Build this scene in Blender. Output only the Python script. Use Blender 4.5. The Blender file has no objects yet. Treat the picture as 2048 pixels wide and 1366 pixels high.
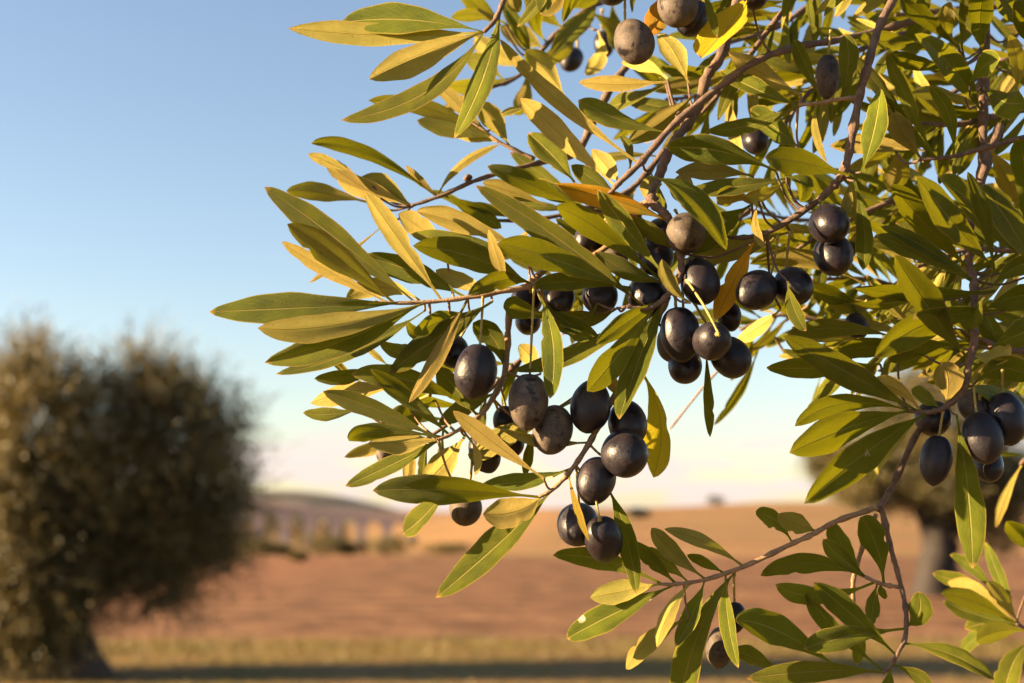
import bpy, bmesh, math, random
import numpy as np
from mathutils import Vector, Matrix
R = math.radians
scene = bpy.context.scene
col = scene.collection

# ------------------------------------------------------------------ camera, sky, sun, exposure
CAMH, PITCH, FOC, FOCUS = 1.5, R(7.35), 2844.0, 0.569
cam_d = bpy.data.cameras.new('camera')
cam = bpy.data.objects.new('camera', cam_d); col.objects.link(cam)
cam.location = (0, 0, CAMH); cam.rotation_euler = (R(90) + PITCH, 0, 0)
cam_d.lens = 50; cam_d.sensor_width = 36; cam_d.clip_start = 0.02; cam_d.clip_end = 20000
cam_d.dof.use_dof = True; cam_d.dof.focus_distance = FOCUS; cam_d.dof.aperture_fstop = 10.5
cam_d.dof.aperture_blades = 0
scene.camera = cam
FWD = Vector((0, math.cos(PITCH), math.sin(PITCH))); UP = Vector((0, -math.sin(PITCH), math.cos(PITCH))); RIGHT = Vector((1, 0, 0))
CAM = Vector((0, 0, CAMH))

SUN_EL, SUN_AZ = R(16), R(-96)          # azimuth from +Y, negative = to the left
SUN = Vector((math.cos(SUN_EL) * math.sin(SUN_AZ), math.cos(SUN_EL) * math.cos(SUN_AZ), math.sin(SUN_EL)))
world = bpy.data.worlds.new('World'); scene.world = world; world.use_nodes = True
wt = world.node_tree; wbg = wt.nodes['Background']
def wn(t, **k):
    n = wt.nodes.new(t)
    for a, b in k.items(): setattr(n, a, b)
    return n
sky = wn('ShaderNodeTexSky', sky_type='NISHITA', sun_disc=False)
sky.sun_elevation = SUN_EL; sky.sun_rotation = SUN_AZ; sky.air_density = 1.0; sky.dust_density = 0.6; sky.ozone_density = 2.0
tint = wn('ShaderNodeMix', data_type='RGBA', blend_type='MULTIPLY'); tint.inputs[0].default_value = 1
tint.inputs[7].default_value = (1.13, 1.01, .945, 1)
wt.links.new(sky.outputs[0], tint.inputs[6])
# a thin bank of pinkish evening cloud low over the horizon
tc = wn('ShaderNodeTexCoord'); mp = wn('ShaderNodeMapping'); mp.inputs['Scale'].default_value = (5.5, 5.5, 34)
mp.inputs['Location'].default_value = (0.45, 0.2, 0.6)
nz = wn('ShaderNodeTexNoise'); nz.inputs['Scale'].default_value = 2.2; nz.inputs['Detail'].default_value = 5
rm = wn('ShaderNodeMapRange'); rm.inputs[1].default_value = .46; rm.inputs[2].default_value = .58
sx = wn('ShaderNodeSeparateXYZ')
b1 = wn('ShaderNodeMapRange'); b1.inputs[1].default_value = .085; b1.inputs[2].default_value = .045
mu = wn('ShaderNodeMath', operation='MULTIPLY'); mu2 = wn('ShaderNodeMath', operation='MULTIPLY'); mu2.inputs[1].default_value = .75
cm = wn('ShaderNodeMix', data_type='RGBA'); cm.inputs[7].default_value = (4.3, 3.55, 3.5, 1)
wt.links.new(tc.outputs['Generated'], mp.inputs[0]); wt.links.new(mp.outputs[0], nz.inputs['Vector'])
wt.links.new(nz.outputs[0], rm.inputs[0]); wt.links.new(tc.outputs['Generated'], sx.inputs[0])
wt.links.new(sx.outputs[2], b1.inputs[0]); wt.links.new(rm.outputs[0], mu.inputs[0]); wt.links.new(b1.outputs[0], mu.inputs[1])
wt.links.new(mu.outputs[0], mu2.inputs[0]); wt.links.new(mu2.outputs[0], cm.inputs[0])
wt.links.new(tint.outputs[2], cm.inputs[6]); wt.links.new(cm.outputs[2], wbg.inputs[0])
wbg.inputs[1].default_value = 0.040
sun_d = bpy.data.lights.new('sun', 'SUN'); sun_d.energy = 5.0; sun_d.angle = R(0.5); sun_d.color = (1, .69, .37)
sun = bpy.data.objects.new('sun', sun_d); col.objects.link(sun)
sun.rotation_euler = (-SUN).to_track_quat('-Z', 'Y').to_euler()
scene.view_settings.view_transform = 'Standard'; scene.view_settings.look = 'None'
scene.view_settings.exposure = 2.6; scene.view_settings.gamma = 1
scene.cycles.max_bounces = 8; scene.cycles.transmission_bounces = 4; scene.cycles.use_denoising = True
scene.cycles.sample_clamp_indirect = 4

# ------------------------------------------------------------------ helpers
def P(px, py, z=0.0):
    """a point in the world: where it stands in the photograph and how many millimetres behind the sharp plane"""
    d = FOCUS + z * .001
    return CAM + d * (FWD + RIGHT * ((px - 1024) / FOC) + UP * ((683 - py) / FOC))
def mm(px, z=0.0): return px / FOC * (FOCUS + z * .001)
def link(name, me, parent=None, mat=None, loc=None):
    o = bpy.data.objects.new(name, me); col.objects.link(o)
    if mat is not None and me is not None: me.materials.append(mat)
    if parent is not None: o.parent = parent
    if loc is not None: o.location = loc
    return o
def tag(o, label, cat, group=None, kind=None):
    if label: o['label'] = label
    if cat: o['category'] = cat
    if group: o['group'] = group
    if kind: o['kind'] = kind
    return o
def mesh_from(name, v, f, smooth=True):
    me = bpy.data.meshes.new(name); me.from_pydata([tuple(p) for p in v], [], f)
    if smooth: me.polygons.foreach_set('use_smooth', [True] * len(me.polygons))
    me.update(); return me
def catmull(pts, n=6):
    """pts: list of (Vector, radius) -> a smooth finer list"""
    out = []
    for i in range(len(pts) - 1):
        a = pts[max(i - 1, 0)]; b = pts[i]; c = pts[i + 1]; d = pts[min(i + 2, len(pts) - 1)]
        for k in range(n):
            t = k / n
            p = .5 * ((2 * b[0]) + (c[0] - a[0]) * t + (2 * a[0] - 5 * b[0] + 4 * c[0] - d[0]) * t * t + (3 * b[0] - a[0] - 3 * c[0] + d[0]) * t ** 3)
            out.append((p, b[1] * (1 - t) + c[1] * t))
    out.append(pts[-1]); return out
def tube(V, F, path, sides=10, bump=.10, nodes=0, rng=random):
    """adds a tube along path [(Vector, radius)] to V, F; nodes: every so many rings a swollen joint"""
    base = len(V); n = len(path); prev = None
    for i, (p, r) in enumerate(path):
        t = (path[min(i + 1, n - 1)][0] - path[max(i - 1, 0)][0])
        t = t.normalized() if t.length > 1e-9 else Vector((0, 0, 1))
        if prev is None: a = t.orthogonal().normalized()
        else:
            a = prev - t * prev.dot(t)
            a = a.normalized() if a.length > 1e-6 else t.orthogonal().normalized()
        prev = a; b = t.cross(a)
        rr = r * ((1.3 if nodes and i % nodes == nodes // 2 else 1) + (.12 * math.sin(i * 1.7) if nodes else 0) * bump / .07)
        for k in range(sides):
            th = 2 * math.pi * k / sides; q = rr * (1 + rng.uniform(-bump, bump))
            V.append(p + a * math.cos(th) * q + b * math.sin(th) * q)
    for i in range(n - 1):
        for k in range(sides):
            k2 = (k + 1) % sides; o = base + i * sides
            F.append((o + k, o + k2, o + sides + k2, o + sides + k))
    V.append(path[0][0]); F.extend([(len(V) - 1, base + (k + 1) % sides, base + k) for k in range(sides)])
    V.append(path[-1][0]); o = base + (n - 1) * sides
    F.extend([(len(V) - 1, o + k, o + (k + 1) % sides) for k in range(sides)])

# ------------------------------------------------------------------ materials
class Mat:
    def __init__(s, name):
        s.m = bpy.data.materials.new(name); s.m.use_nodes = True; s.t = s.m.node_tree
        s.b = s.t.nodes['Principled BSDF']; s.out = s.t.nodes['Material Output']
    def n(s, typ, **k):
        n = s.t.nodes.new(typ)
        for a, b in k.items(): setattr(n, a, b)
        return n
    def l(s, a, b): s.t.links.new(a, b)
    def mix(s, f, a, b, blend='MIX'):
        n = s.n('ShaderNodeMix', data_type='RGBA', blend_type=blend)
        for i, v in ((0, f), (6, a), (7, b)):
            if isinstance(v, bpy.types.NodeSocket): s.l(v, n.inputs[i])
            else: n.inputs[i].default_value = v if i == 0 else (*v, 1)
        return n.outputs[2]
    def noise(s, scale, detail=4, vec=None, rough=.5, dim='3D'):
        n = s.n('ShaderNodeTexNoise', noise_dimensions=dim); n.inputs['Scale'].default_value = scale; n.inputs['Detail'].default_value = detail
        n.inputs['Roughness'].default_value = rough
        if vec is not None: s.l(vec, n.inputs['Vector'])
        return n.outputs[0]
    def rng(s, v, a, b, c=0, d=1, smooth=False):
        n = s.n('ShaderNodeMapRange')
        if smooth: n.interpolation_type = 'SMOOTHSTEP'
        s.l(v, n.inputs[0])
        for i, x in ((1, a), (2, b), (3, c), (4, d)): n.inputs[i].default_value = x
        return n.outputs[0]
    def math(s, op, a, b=0.0):
        n = s.n('ShaderNodeMath', operation=op)
        for i, v in ((0, a), (1, b)):
            if isinstance(v, bpy.types.NodeSocket): s.l(v, n.inputs[i])
            else: n.inputs[i].default_value = v
        return n.outputs[0]
    def bump(s, h, strength, dist):
        n = s.n('ShaderNodeBump'); n.inputs['Strength'].default_value = strength; n.inputs['Distance'].default_value = dist
        s.l(h, n.inputs['Height']); s.l(n.outputs[0], s.b.inputs['Normal']); return n.outputs[0]

def leaf_material(name, up1, up2, low1, low2, trans, tmix=.34, blotch=None):
    M = Mat(name)
    uv = M.n('ShaderNodeUVMap'); uv.uv_map = 'leaf'
    sp = M.n('ShaderNodeSeparateXYZ'); M.l(uv.outputs[0], sp.inputs[0])
    u = M.math('ABSOLUTE', M.math('SUBTRACT', M.math('MULTIPLY', sp.outputs[0], 2), 1)); t = sp.outputs[1]
    geo = M.n('ShaderNodeNewGeometry'); oi = M.n('ShaderNodeObjectInfo'); tcn = M.n('ShaderNodeTexCoord')
    rnd = oi.outputs['Random']; ob = tcn.outputs['Object']
    big = M.noise(90, 3, ob); fine = M.noise(3600, 3, ob, .65); mid = M.noise(700, 4, ob, .6)
    upc = M.mix(M.rng(big, .35, .65), up1, up2)
    upc = M.mix(M.rng(fine, .38, .66, 0, .55), upc, tuple(c * 1.9 + .012 for c in up2))
    lowc = M.mix(M.rng(big, .3, .7), low1, low2)
    lowc = M.mix(M.rng(mid, .4, .7, 0, .25), lowc, tuple(c * .7 for c in low1))
    # midrib, faint side veins and the paler leaf margin
    rib = M.rng(u, .028, .07, 1, 0)
    wv = M.n('ShaderNodeTexWave', wave_type='BANDS', bands_direction='X'); wv.inputs['Scale'].default_value = 1.0
    cv = M.n('ShaderNodeCombineXYZ'); M.l(M.math('SUBTRACT', M.math('MULTIPLY', t, 4.2), M.math('MULTIPLY', u, 1.1)), cv.inputs[0]); M.l(cv.outputs[0], wv.inputs[0])
    wv.inputs['Distortion'].default_value = 1.2; wv.inputs['Detail Scale'].default_value = 2
    vein = M.rng(wv.outputs[1], .9, 1, 0, .22)
    edge = M.rng(u, .90, .985, 0, 1)
    upc = M.mix(vein, upc, (.17, .16, .05)); upc = M.mix(M.math('MULTIPLY', rib, .75), upc, (.24, .21, .065))
    upc = M.mix(M.math('MULTIPLY', edge, .7), upc, (.28, .20, .04))
    lowc = M.mix(M.math('MULTIPLY', vein, .5), lowc, (.30, .24, .08)); lowc = M.mix(M.math('MULTIPLY', rib, .8), lowc, (.34, .27, .06))
    lowc = M.mix(M.math('MULTIPLY', edge, .6), lowc, (.40, .28, .06))
    c = M.mix(geo.outputs['Backfacing'], upc, lowc)
    # a few leaves carry pale scars and brown flecks
    cr = M.n('ShaderNodeVectorMath', operation='ADD'); M.l(ob, cr.inputs[0]); M.l(oi.outputs['Location'], cr.inputs[1])
    vo = M.n('ShaderNodeTexVoronoi'); vo.inputs['Scale'].default_value = 55; M.l(cr.outputs[0], vo.inputs['Vector'])
    wob = M.math('ADD', vo.outputs['Distance'], M.math('MULTIPLY', mid, .16))
    spot = M.math('MULTIPLY', M.rng(wob, .16, .185, 1, 0), M.rng(rnd, .86, .87))
    c = M.mix(spot, c, (.55, .42, .33))
    if blotch: c = M.mix(M.rng(M.noise(60, 3, cr.outputs[0]), .5, .68), c, blotch)
    fl = M.math('MULTIPLY', M.rng(M.noise(420, 2, ob), .68, .74), M.rng(rnd, .3, .5))
    c = M.mix(M.math('MULTIPLY', fl, .6), c, (.16, .09, .035))
    dry = M.math('MULTIPLY', M.rng(t, .955, 1.0), .8); c = M.mix(dry, c, (.42, .24, .07))
    hs = M.n('ShaderNodeHueSaturation'); M.l(c, hs.inputs['Color'])
    M.l(M.rng(rnd, 0, 1, .485, .512), hs.inputs['Hue']); M.l(M.rng(M.math('FRACT', M.math('MULTIPLY', rnd, 7.3)), 0, 1, .62, 1.3), hs.inputs['Value'])
    M.l(hs.outputs[0], M.b.inputs['Base Color'])
    M.l(M.mix(geo.outputs['Backfacing'], (.42,) * 3, (.75,) * 3), M.b.inputs['Roughness']); M.b.inputs['Specular IOR Level'].default_value = .05
    M.b.inputs['Sheen Weight'].default_value = .0; M.b.inputs['Sheen Tint'].default_value = (1, .9, .6, 1)
    h = M.math('ADD', M.math('MULTIPLY', fine, .9), M.math('ADD', M.math('MULTIPLY', mid, .5), M.math('MULTIPLY', rib, -.7)))
    nb = M.bump(h, .85, .0007)
    tr = M.n('ShaderNodeBsdfTranslucent'); M.l(nb, tr.inputs['Normal'])
    tcol = M.mix(M.math('MULTIPLY', rib, .5), trans, tuple(x * .6 for x in trans))
    M.l(tcol, tr.inputs['Color'])
    mx = M.n('ShaderNodeMixShader'); mx.inputs[0].default_value = tmix
    M.l(M.b.outputs[0], mx.inputs[1]); M.l(tr.outputs[0], mx.inputs[2]); M.l(mx.outputs[0], M.out.inputs['Surface'])
    return M.m
LEAF = leaf_material('olive_leaf', (.020, .032, .004), (.070, .082, .005), (.24, .21, .052), (.34, .28, .075), (.48, .48, .010), .18)
YLEAF = leaf_material('golden_leaf', (.26, .22, .008), (.36, .27, .008), (.32, .25, .04), (.36, .28, .04), (.75, .60, .01), .4)
OLEAF = leaf_material('orange_leaf', (.28, .135, .010), (.34, .16, .010), (.34, .17, .02), (.36, .19, .02), (.7, .36, .01), .36, (.20, .16, .02))

def bark(name, a, b, c):
    M = Mat(name); tcn = M.n('ShaderNodeTexCoord'); ob = tcn.outputs['Object']
    x = M.mix(M.rng(M.noise(260, 5, ob, .65), .35, .65), a, b); x = M.mix(M.rng(M.noise(1500, 3, ob), .56, .7, 0, .8), x, c)
    M.l(x, M.b.inputs['Base Color']); M.b.inputs['Roughness'].default_value = .8
    M.bump(M.noise(1100, 4, ob, .7), .8, .0012); return M.m
BARK = bark('grey_bark', (.085, .052, .036), (.17, .108, .070), (.045, .03, .022))
TWIG = bark('young_twig_bark', (.20, .125, .066), (.32, .21, .11), (.12, .066, .04))
STALK = bark('fruit_stalk_skin', (.30, .245, .065), (.40, .31, .09), (.22, .13, .05))

def olive_material():
    M = Mat('ripe_olive_skin'); tcn = M.n('ShaderNodeTexCoord'); oi = M.n('ShaderNodeObjectInfo')
    ad = M.n('ShaderNodeVectorMath', operation='ADD'); M.l(tcn.outputs['Object'], ad.inputs[0]); M.l(oi.outputs['Location'], ad.inputs[1]); v = ad.outputs[0]
    at = M.n('ShaderNodeAttribute', attribute_type='OBJECT', attribute_name='bloom')
    skin = M.mix(M.rng(M.noise(160, 3, v), .4, .65), (.006, .0055, .009), (.013, .007, .009))
    patch = M.rng(M.noise(140, 5, v, .66), .22, .72); grain = M.rng(M.noise(1500, 4, v, .7), .36, .62, .62, 1)
    scr = M.n('ShaderNodeTexVoronoi', feature='F1'); scr.inputs['Scale'].default_value = 900; M.l(v, scr.inputs['Vector'])
    dots = M.rng(scr.outputs['Distance'], .10, .16, .4, 1)
    rub = M.rng(M.noise(190, 4, v, .6), .56, .64, 1, .1)
    f = M.math('MULTIPLY', M.math('MULTIPLY', patch, grain), M.math('MULTIPLY', M.math('MULTIPLY', dots, rub), at.outputs['Fac']))
    dustc = M.mix(M.rng(at.outputs['Fac'], .3, .7), (.095, .093, .108), (.215, .17, .12)); c = M.mix(M.math('MULTIPLY', f, .85), skin, dustc); M.l(c, M.b.inputs['Base Color'])
    M.l(M.rng(f, 0, .3, .26, .70), M.b.inputs['Roughness']); M.b.inputs['Specular IOR Level'].default_value = .28
    M.bump(M.math('ADD', M.noise(900, 4, v, .6), M.math('MULTIPLY', M.noise(160, 2, v), 2)), .35, .0004); return M.m
OLIVE = olive_material()

# ------------------------------------------------------------------ leaves, stems, olives
def leaf_mesh(kind, w, b, m, t, zb, zt, roll, rng, shape=None):
    """kind u = upper side shows, d = pale underside shows; roll in degrees turns the shown face towards the sun"""
    NL, NU = 22, 9
    pb, pt = P(*b, zb), P(*t, zt)
    L = (pt - pb).length
    pm = P(*m, (zb + zt) / 2 + rng.uniform(-1, 1) * L * 75)
    W = mm(w * .9, (zb + zt) / 2)
    if kind == 'u' and roll > -12: roll = roll * 1.1 + 9
    under = kind == 'd'
    hw = W / 2 / max(abs(math.cos(R(roll))), .42)
    peak = shape or rng.uniform(.56, .68)
    fold = rng.uniform(.04, .42); curl = rng.uniform(.05, .20); twist = rng.uniform(-34, 34)
    ph = rng.uniform(0, 6.3); wav = rng.uniform(.01, .05); ew = [rng.uniform(0, 6.3) for _ in range(4)]
    nick = (rng.uniform(.35, .85), rng.choice((-1, 1)), rng.uniform(.12, .42), rng.uniform(.018, .05)) if rng.random() < .38 else None
    V, UV = [], []
    pts = []
    for i in range(NL + 1):
        s = i / NL
        pts.append(pb * (2 * (s - .5) * (s - 1)) + pm * (-4 * s * (s - 1)) + pt * (2 * s * (s - .5)))
    for i in range(NL + 1):
        s = i / NL; c = pts[i]
        T = (pts[min(i + 1, NL)] - pts[max(i - 1, 0)]).normalized()
        N0 = (CAM - c).normalized(); N0 = (N0 - T * N0.dot(T)).normalized(); S = T.cross(N0)
        sg = 1 if S.dot(SUN) > 0 else -1
        if i == 0: sgn = S.dot(SUN) > 0
        sg = 1 if sgn else -1
        a = R(roll) * sg + R(twist * (s - .5))
        N = (N0 * math.cos(a) + S * math.sin(a)).normalized()
        if under: N = -N
        Wd = N.cross(T).normalized()
        q = (s - .05) / .95
        if q <= 0: f = 0
        elif q < peak: f = math.sin(math.pi / 2 * q / peak) ** 1.32
        else: f = max(math.sin(math.pi / 2 * (1 - q) / (1 - peak)), 0) ** .62
        for j in range(NU):
            u = -1 + 2 * j / (NU - 1); au = abs(u)
            side = 1 if u > 0 else -1
            e = 1 + .05 * math.sin(s * 11 + ew[0 if side > 0 else 1]) + .03 * math.sin(s * 27 + ew[2 if side > 0 else 3])
            if nick and side == nick[1]: e -= nick[2] * math.exp(-((s - nick[0]) / nick[3]) ** 2)
            h = max(hw * f * e, .00055 if s < .12 else .00012)
            off = h * (fold * au - curl * max(au - .55, 0) ** 2 / .2) + wav * hw * math.sin(s * 9 + ph + side) * au
            V.append(c + Wd * u * h + N * off); UV.append(((u + 1) / 2, s))
    F = []
    for i in range(NL):
        for j in range(NU - 1):
            a = i * NU + j; F.append((a, a + NU, a + NU + 1, a + 1))
    # make the face normal point to the leaf's upper side
    i = (NL // 2) * NU + NU // 2
    nn = (V[i + NU] - V[i]).cross(V[i + 1] - V[i]); T = (pts[-1] - pts[0]).normalized()
    N0 = (CAM - V[i]).normalized(); want = -N0 if under else N0
    S = T.cross(N0); sg = 1 if sgn else -1
    want = (N0 * math.cos(R(roll)) + S * math.sin(R(roll)) * sg) * (-1 if under else 1)
    if nn.dot(want) < 0: F = [tuple(reversed(f)) for f in F]
    return V, F, UV
def add_leaf(parent, org, V, F, UV, mat, label=None):
    me = mesh_from('leaf', [v - org for v in V], F)
    uvl = me.uv_layers.new(name='leaf'); d = [0.0] * (2 * len(me.loops))
    for k, lp in enumerate(me.loops): d[2 * k], d[2 * k + 1] = UV[lp.vertex_index]
    uvl.data.foreach_set('uv', d)
    o = link('leaf', me, parent, mat)
    if label: o['label'] = label
    return o

def parse(txt):
    out = []
    for ln in txt.strip().splitlines():
        ln = ln.split('#')[0].split()
        if ln: out.append((ln[0], [float(x) for x in ln[1:11]]))
    return out
def nearest(paths, x, y):
    best = None
    for pts in paths:
        for k in range(len(pts) - 1):
            ax, ay, az = pts[k][:3]; bx, by, bz = pts[k + 1][:3]
            dx, dy = bx - ax, by - ay; q = max(0, min(1, ((x - ax) * dx + (y - ay) * dy) / (dx * dx + dy * dy + 1e-9)))
            px, py = ax + dx * q, ay + dy * q; d = math.hypot(x - px, y - py)
            if best is None or d < best[0]: best = (d, px, py, az + (bz - az) * q)
    return best
BRGROUP = 'olive branches hanging in from the tree'
def branch(label, stem, leaves='', twigs=(), seed=1, thick=True, extra_stems=(), group=BRGROUP, shade=0):
    """stem: [(px, py, z, radius px)]; leaves sit on the stem, twigs = [(pts, leaf text)] are side shoots with their own leaves"""
    rng = random.Random(seed)
    org = P(*stem[0][:3])
    root = link('olive_branch', None, None, None, org); tag(root, label, 'branch', group)
    def stem_obj(name, paths, mat, parent, shoots):
        V, F = [], []
        for pts in paths:
            path = catmull([(P(x, y, z), mm(r * .84, z)) for x, y, z, r in pts], 7)
            tube(V, F, path, 10, .07, 9, rng)
        for a, b, r in shoots:
            m = (a + b) / 2 + Vector((0, .004, -.002)) * (a - b).length / .02
            tube(V, F, catmull([(a, r * 1.3), (m, r), (b, r)], 5), 7, .08, 0, rng)
        return link(name, mesh_from(name, [v - org for v in V], F), parent, mat)
    def do_leaves(txt, paths, parent_name, mat, parent):
        shoots, made = [], []
        for kind, a in parse(txt):
            w, bx, by, mx, my, tx, ty, z, roll = a[:9]; shape = a[9] if len(a) > 9 else None
            if kind == 'u' and roll <= 12: roll -= shade
            d, nx, ny, nz_ = nearest(paths, bx, by)
            L = math.hypot(tx - bx, ty - by)
            if d < 16: bx, by, zb = nx, ny, nz_
            elif d < 170:
                zb = nz_ * .4 + z * .6; shoots.append((P(nx, ny, nz_), P(bx, by, zb), mm(2.3, z)))
            else: zb = z + rng.uniform(-5, 5)
            zt = z + rng.uniform(-.02, .02) * L - (tx - bx) * .055 * max(-1, min(1, roll / 20))
            kk = 'd' if kind in 'de' else 'u'
            mat_l = {'u': LEAF, 'd': LEAF, 'y': YLEAF, 'o': OLEAF, 'e': YLEAF}[kind]
            lab = {'y': 'golden yellow leaf', 'o': 'orange brown leaf', 'e': 'golden yellow leaf'}.get(kind)
            made.append((leaf_mesh(kk, w, (bx, by), (mx, my), (tx, ty), zb, zt, roll, rng, shape), mat_l, lab))
        so = stem_obj(parent_name, paths, mat, parent, shoots)
        for g, ml, lab in made: add_leaf(so if parent_name == 'twig' else root, org, *g, ml, lab)
    do_leaves(leaves, [stem] + list(extra_stems), 'stem', BARK if thick else TWIG, root)
    for pts, txt in twigs: do_leaves(txt, [pts], 'twig', TWIG, root)
    return root
# ------------------------------------------------------------------ ground and hills
def sm(a, b, x):
    t = np.clip((x - a) / (b - a), 0, 1); return t * t * (3 - 2 * t)
_gr = np.random.RandomState(4); _ph = _gr.uniform(0, 6.28, (3, 8))
def wob(x, y, s):
    v = 0
    for k in range(8): v = v + np.sin(x / s * (.6 + .3 * k) + _ph[0, k] + np.sin(y / s * (.5 + .2 * k) + _ph[1, k])) * np.cos(y / s * (.7 + .25 * k) + _ph[2, k]) / (k + 1)
    return v / 2
def ground_z(x, y):
    x = np.asarray(x, float); y = np.asarray(y, float)
    d = np.hypot(x, y); px = 1024 + FOC * np.clip(x / np.maximum(y, 1e-3), -4, 4); px = np.where(y > 0, px, 1024)
    right = sm(690, 1150, px) 
    valley = np.interp(d, [0, 72, 110, 200, 300, 430, 600, 800, 1050, 1400, 1800, 2600, 9000], [0, 0, -.7, -2.6, -4.2, -5.2, -3.5, 1, 9, 16, 16, 14, 14])
    hill = np.interp(d, [0, 68, 100, 160, 240, 400, 600, 800, 950, 1300, 1800, 9000], [0, .0, .25, .7, 1.5, 4.2, 8.2, 11.2, 12.2, 10, 8, 8])
    bump = np.where((px > 300) & (px < 800), np.cos(np.clip((px - 555) / 155, -1.57, 1.57)), 0) * sm(900, 1350, d) * 18
    rise = sm(1250, 1560, px) * sm(300, 900, d) * 3.0
    z = valley * (1 - right) + (hill + rise) * right + bump
    z = z + wob(x, y, 60) * sm(90, 500, d) * .5 * np.minimum(d / 400, 2.5) + wob(x, y, 1.9) * .012 * (1 - sm(30, 60, d))
    return np.where(y < 0, np.minimum(z, 0), z)
rr = np.concatenate([[0.0], np.geomspace(1.0, 9000, 210)])
aa = np.concatenate([np.linspace(-180, -32, 40, endpoint=False), np.linspace(-32, 32, 257), np.linspace(32, 180, 41)[1:-1]]) * math.pi / 180
GX = rr[:, None] * np.sin(aa)[None, :]; GY = rr[:, None] * np.cos(aa)[None, :]; GZ = ground_z(GX, GY)
nA = len(aa); V = np.stack([GX, GY, GZ], -1).reshape(-1, 3)
F = [(i * nA + j, i * nA + (j + 1) % nA, (i + 1) * nA + (j + 1) % nA, (i + 1) * nA + j) for i in range(len(rr) - 1) for j in range(nA)]
M = Mat('dry_land')
geo = M.n('ShaderNodeNewGeometry'); pos = geo.outputs['Position']; sp = M.n('ShaderNodeSeparateXYZ'); M.l(pos, sp.inputs[0]); X, Y = sp.outputs[0], sp.outputs[1]
n1 = M.noise(.9, 5, pos, .6); n2 = M.noise(.02, 4, pos); n3 = M.noise(3.5, 5, pos, .7); n4 = M.noise(.11, 4, pos)
st = M.n('ShaderNodeMapping'); st.inputs['Scale'].default_value = (.10, .75, 1); M.l(pos, st.inputs[0]); ns_ = M.noise(1.4, 5, st.outputs[0], .6)
soil = M.mix(M.rng(M.math('ADD', M.math('MULTIPLY', n1, .7), M.math('MULTIPLY', ns_, .3)), .41, .57), (.068, .034, .017), (.245, .132, .066))
soil = M.mix(M.rng(n3, .42, .62, 0, .75), soil, (.085, .046, .028))
straw = M.mix(M.rng(n1, .35, .65), (.13, .098, .030), (.22, .145, .05))
straw = M.mix(M.rng(n1, .42, .6, 0, .8), straw, (.21, .115, .055)); straw = M.mix(M.rng(n3, .45, .65, 0, .6), straw, (.09, .08, .025))
hillc = M.mix(M.rng(n2, .35, .65), (.19, .106, .047), (.265, .155, .070))
hillc = M.mix(M.rng(n4, .52, .64, 0, .75), hillc, (.11, .105, .045))
farc = M.mix(M.rng(n2, .44, .56), (.04, .045, .042), (.17, .14, .11))
yj = M.math('ADD', Y, M.math('ADD', M.math('MULTIPLY', M.math('SUBTRACT', n4, .5), 3.5), M.math('MULTIPLY', M.math('SUBTRACT', n1, .5), 2.6)))
c = M.mix(M.rng(yj, 18.2, 19.6), straw, soil)
c = M.mix(M.math('MULTIPLY', M.rng(X, -7.5, -4.6, 1, 0), M.rng(yj, 13.2, 14.6, 1, .5)), c, (.22, .10, .055))
c = M.mix(M.rng(yj, 66, 71), c, hillc); c = M.mix(M.math('MULTIPLY', M.rng(yj, 780, 900), M.rng(M.math('ADD', X, M.math('MULTIPLY', Y, .085)), 0, -14)), c, farc)
M.l(c, M.b.inputs['Base Color']); M.b.inputs['Roughness'].default_value = .95; M.b.inputs['Specular IOR Level'].default_value = .1
M.bump(M.math('ADD', M.math('MULTIPLY', n3, .5), ns_), 1.0, .16)
g = link('ground', mesh_from('ground', V, F), None, M.m); tag(g, None, None, None, 'structure')

# ------------------------------------------------------------------ foliage
def foliage_mat(name, a, b, trans, mixf=.3):
    M = Mat(name); geo = M.n('ShaderNodeNewGeometry'); rp = geo.outputs['Random Per Island']
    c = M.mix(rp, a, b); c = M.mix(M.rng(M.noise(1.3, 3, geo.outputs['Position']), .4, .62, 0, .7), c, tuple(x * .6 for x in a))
    M.l(c, M.b.inputs['Base Color']); M.b.inputs['Roughness'].default_value = .55
    tr = M.n('ShaderNodeBsdfTranslucent'); tr.inputs['Color'].default_value = (*trans, 1)
    mx = M.n('ShaderNodeMixShader'); mx.inputs[0].default_value = mixf
    M.l(M.b.outputs[0], mx.inputs[1]); M.l(tr.outputs[0], mx.inputs[2]); M.l(mx.outputs[0], M.out.inputs['Surface']); return M.m
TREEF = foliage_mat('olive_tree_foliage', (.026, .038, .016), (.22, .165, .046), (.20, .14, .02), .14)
BUSHF = foliage_mat('bush_foliage', (.09, .075, .02), (.17, .13, .035), (.15, .12, .02), .2)
DARKF = foliage_mat('dark_shrub_foliage', (.04, .045, .028), (.08, .075, .04), (.05, .05, .02), .2)
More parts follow.
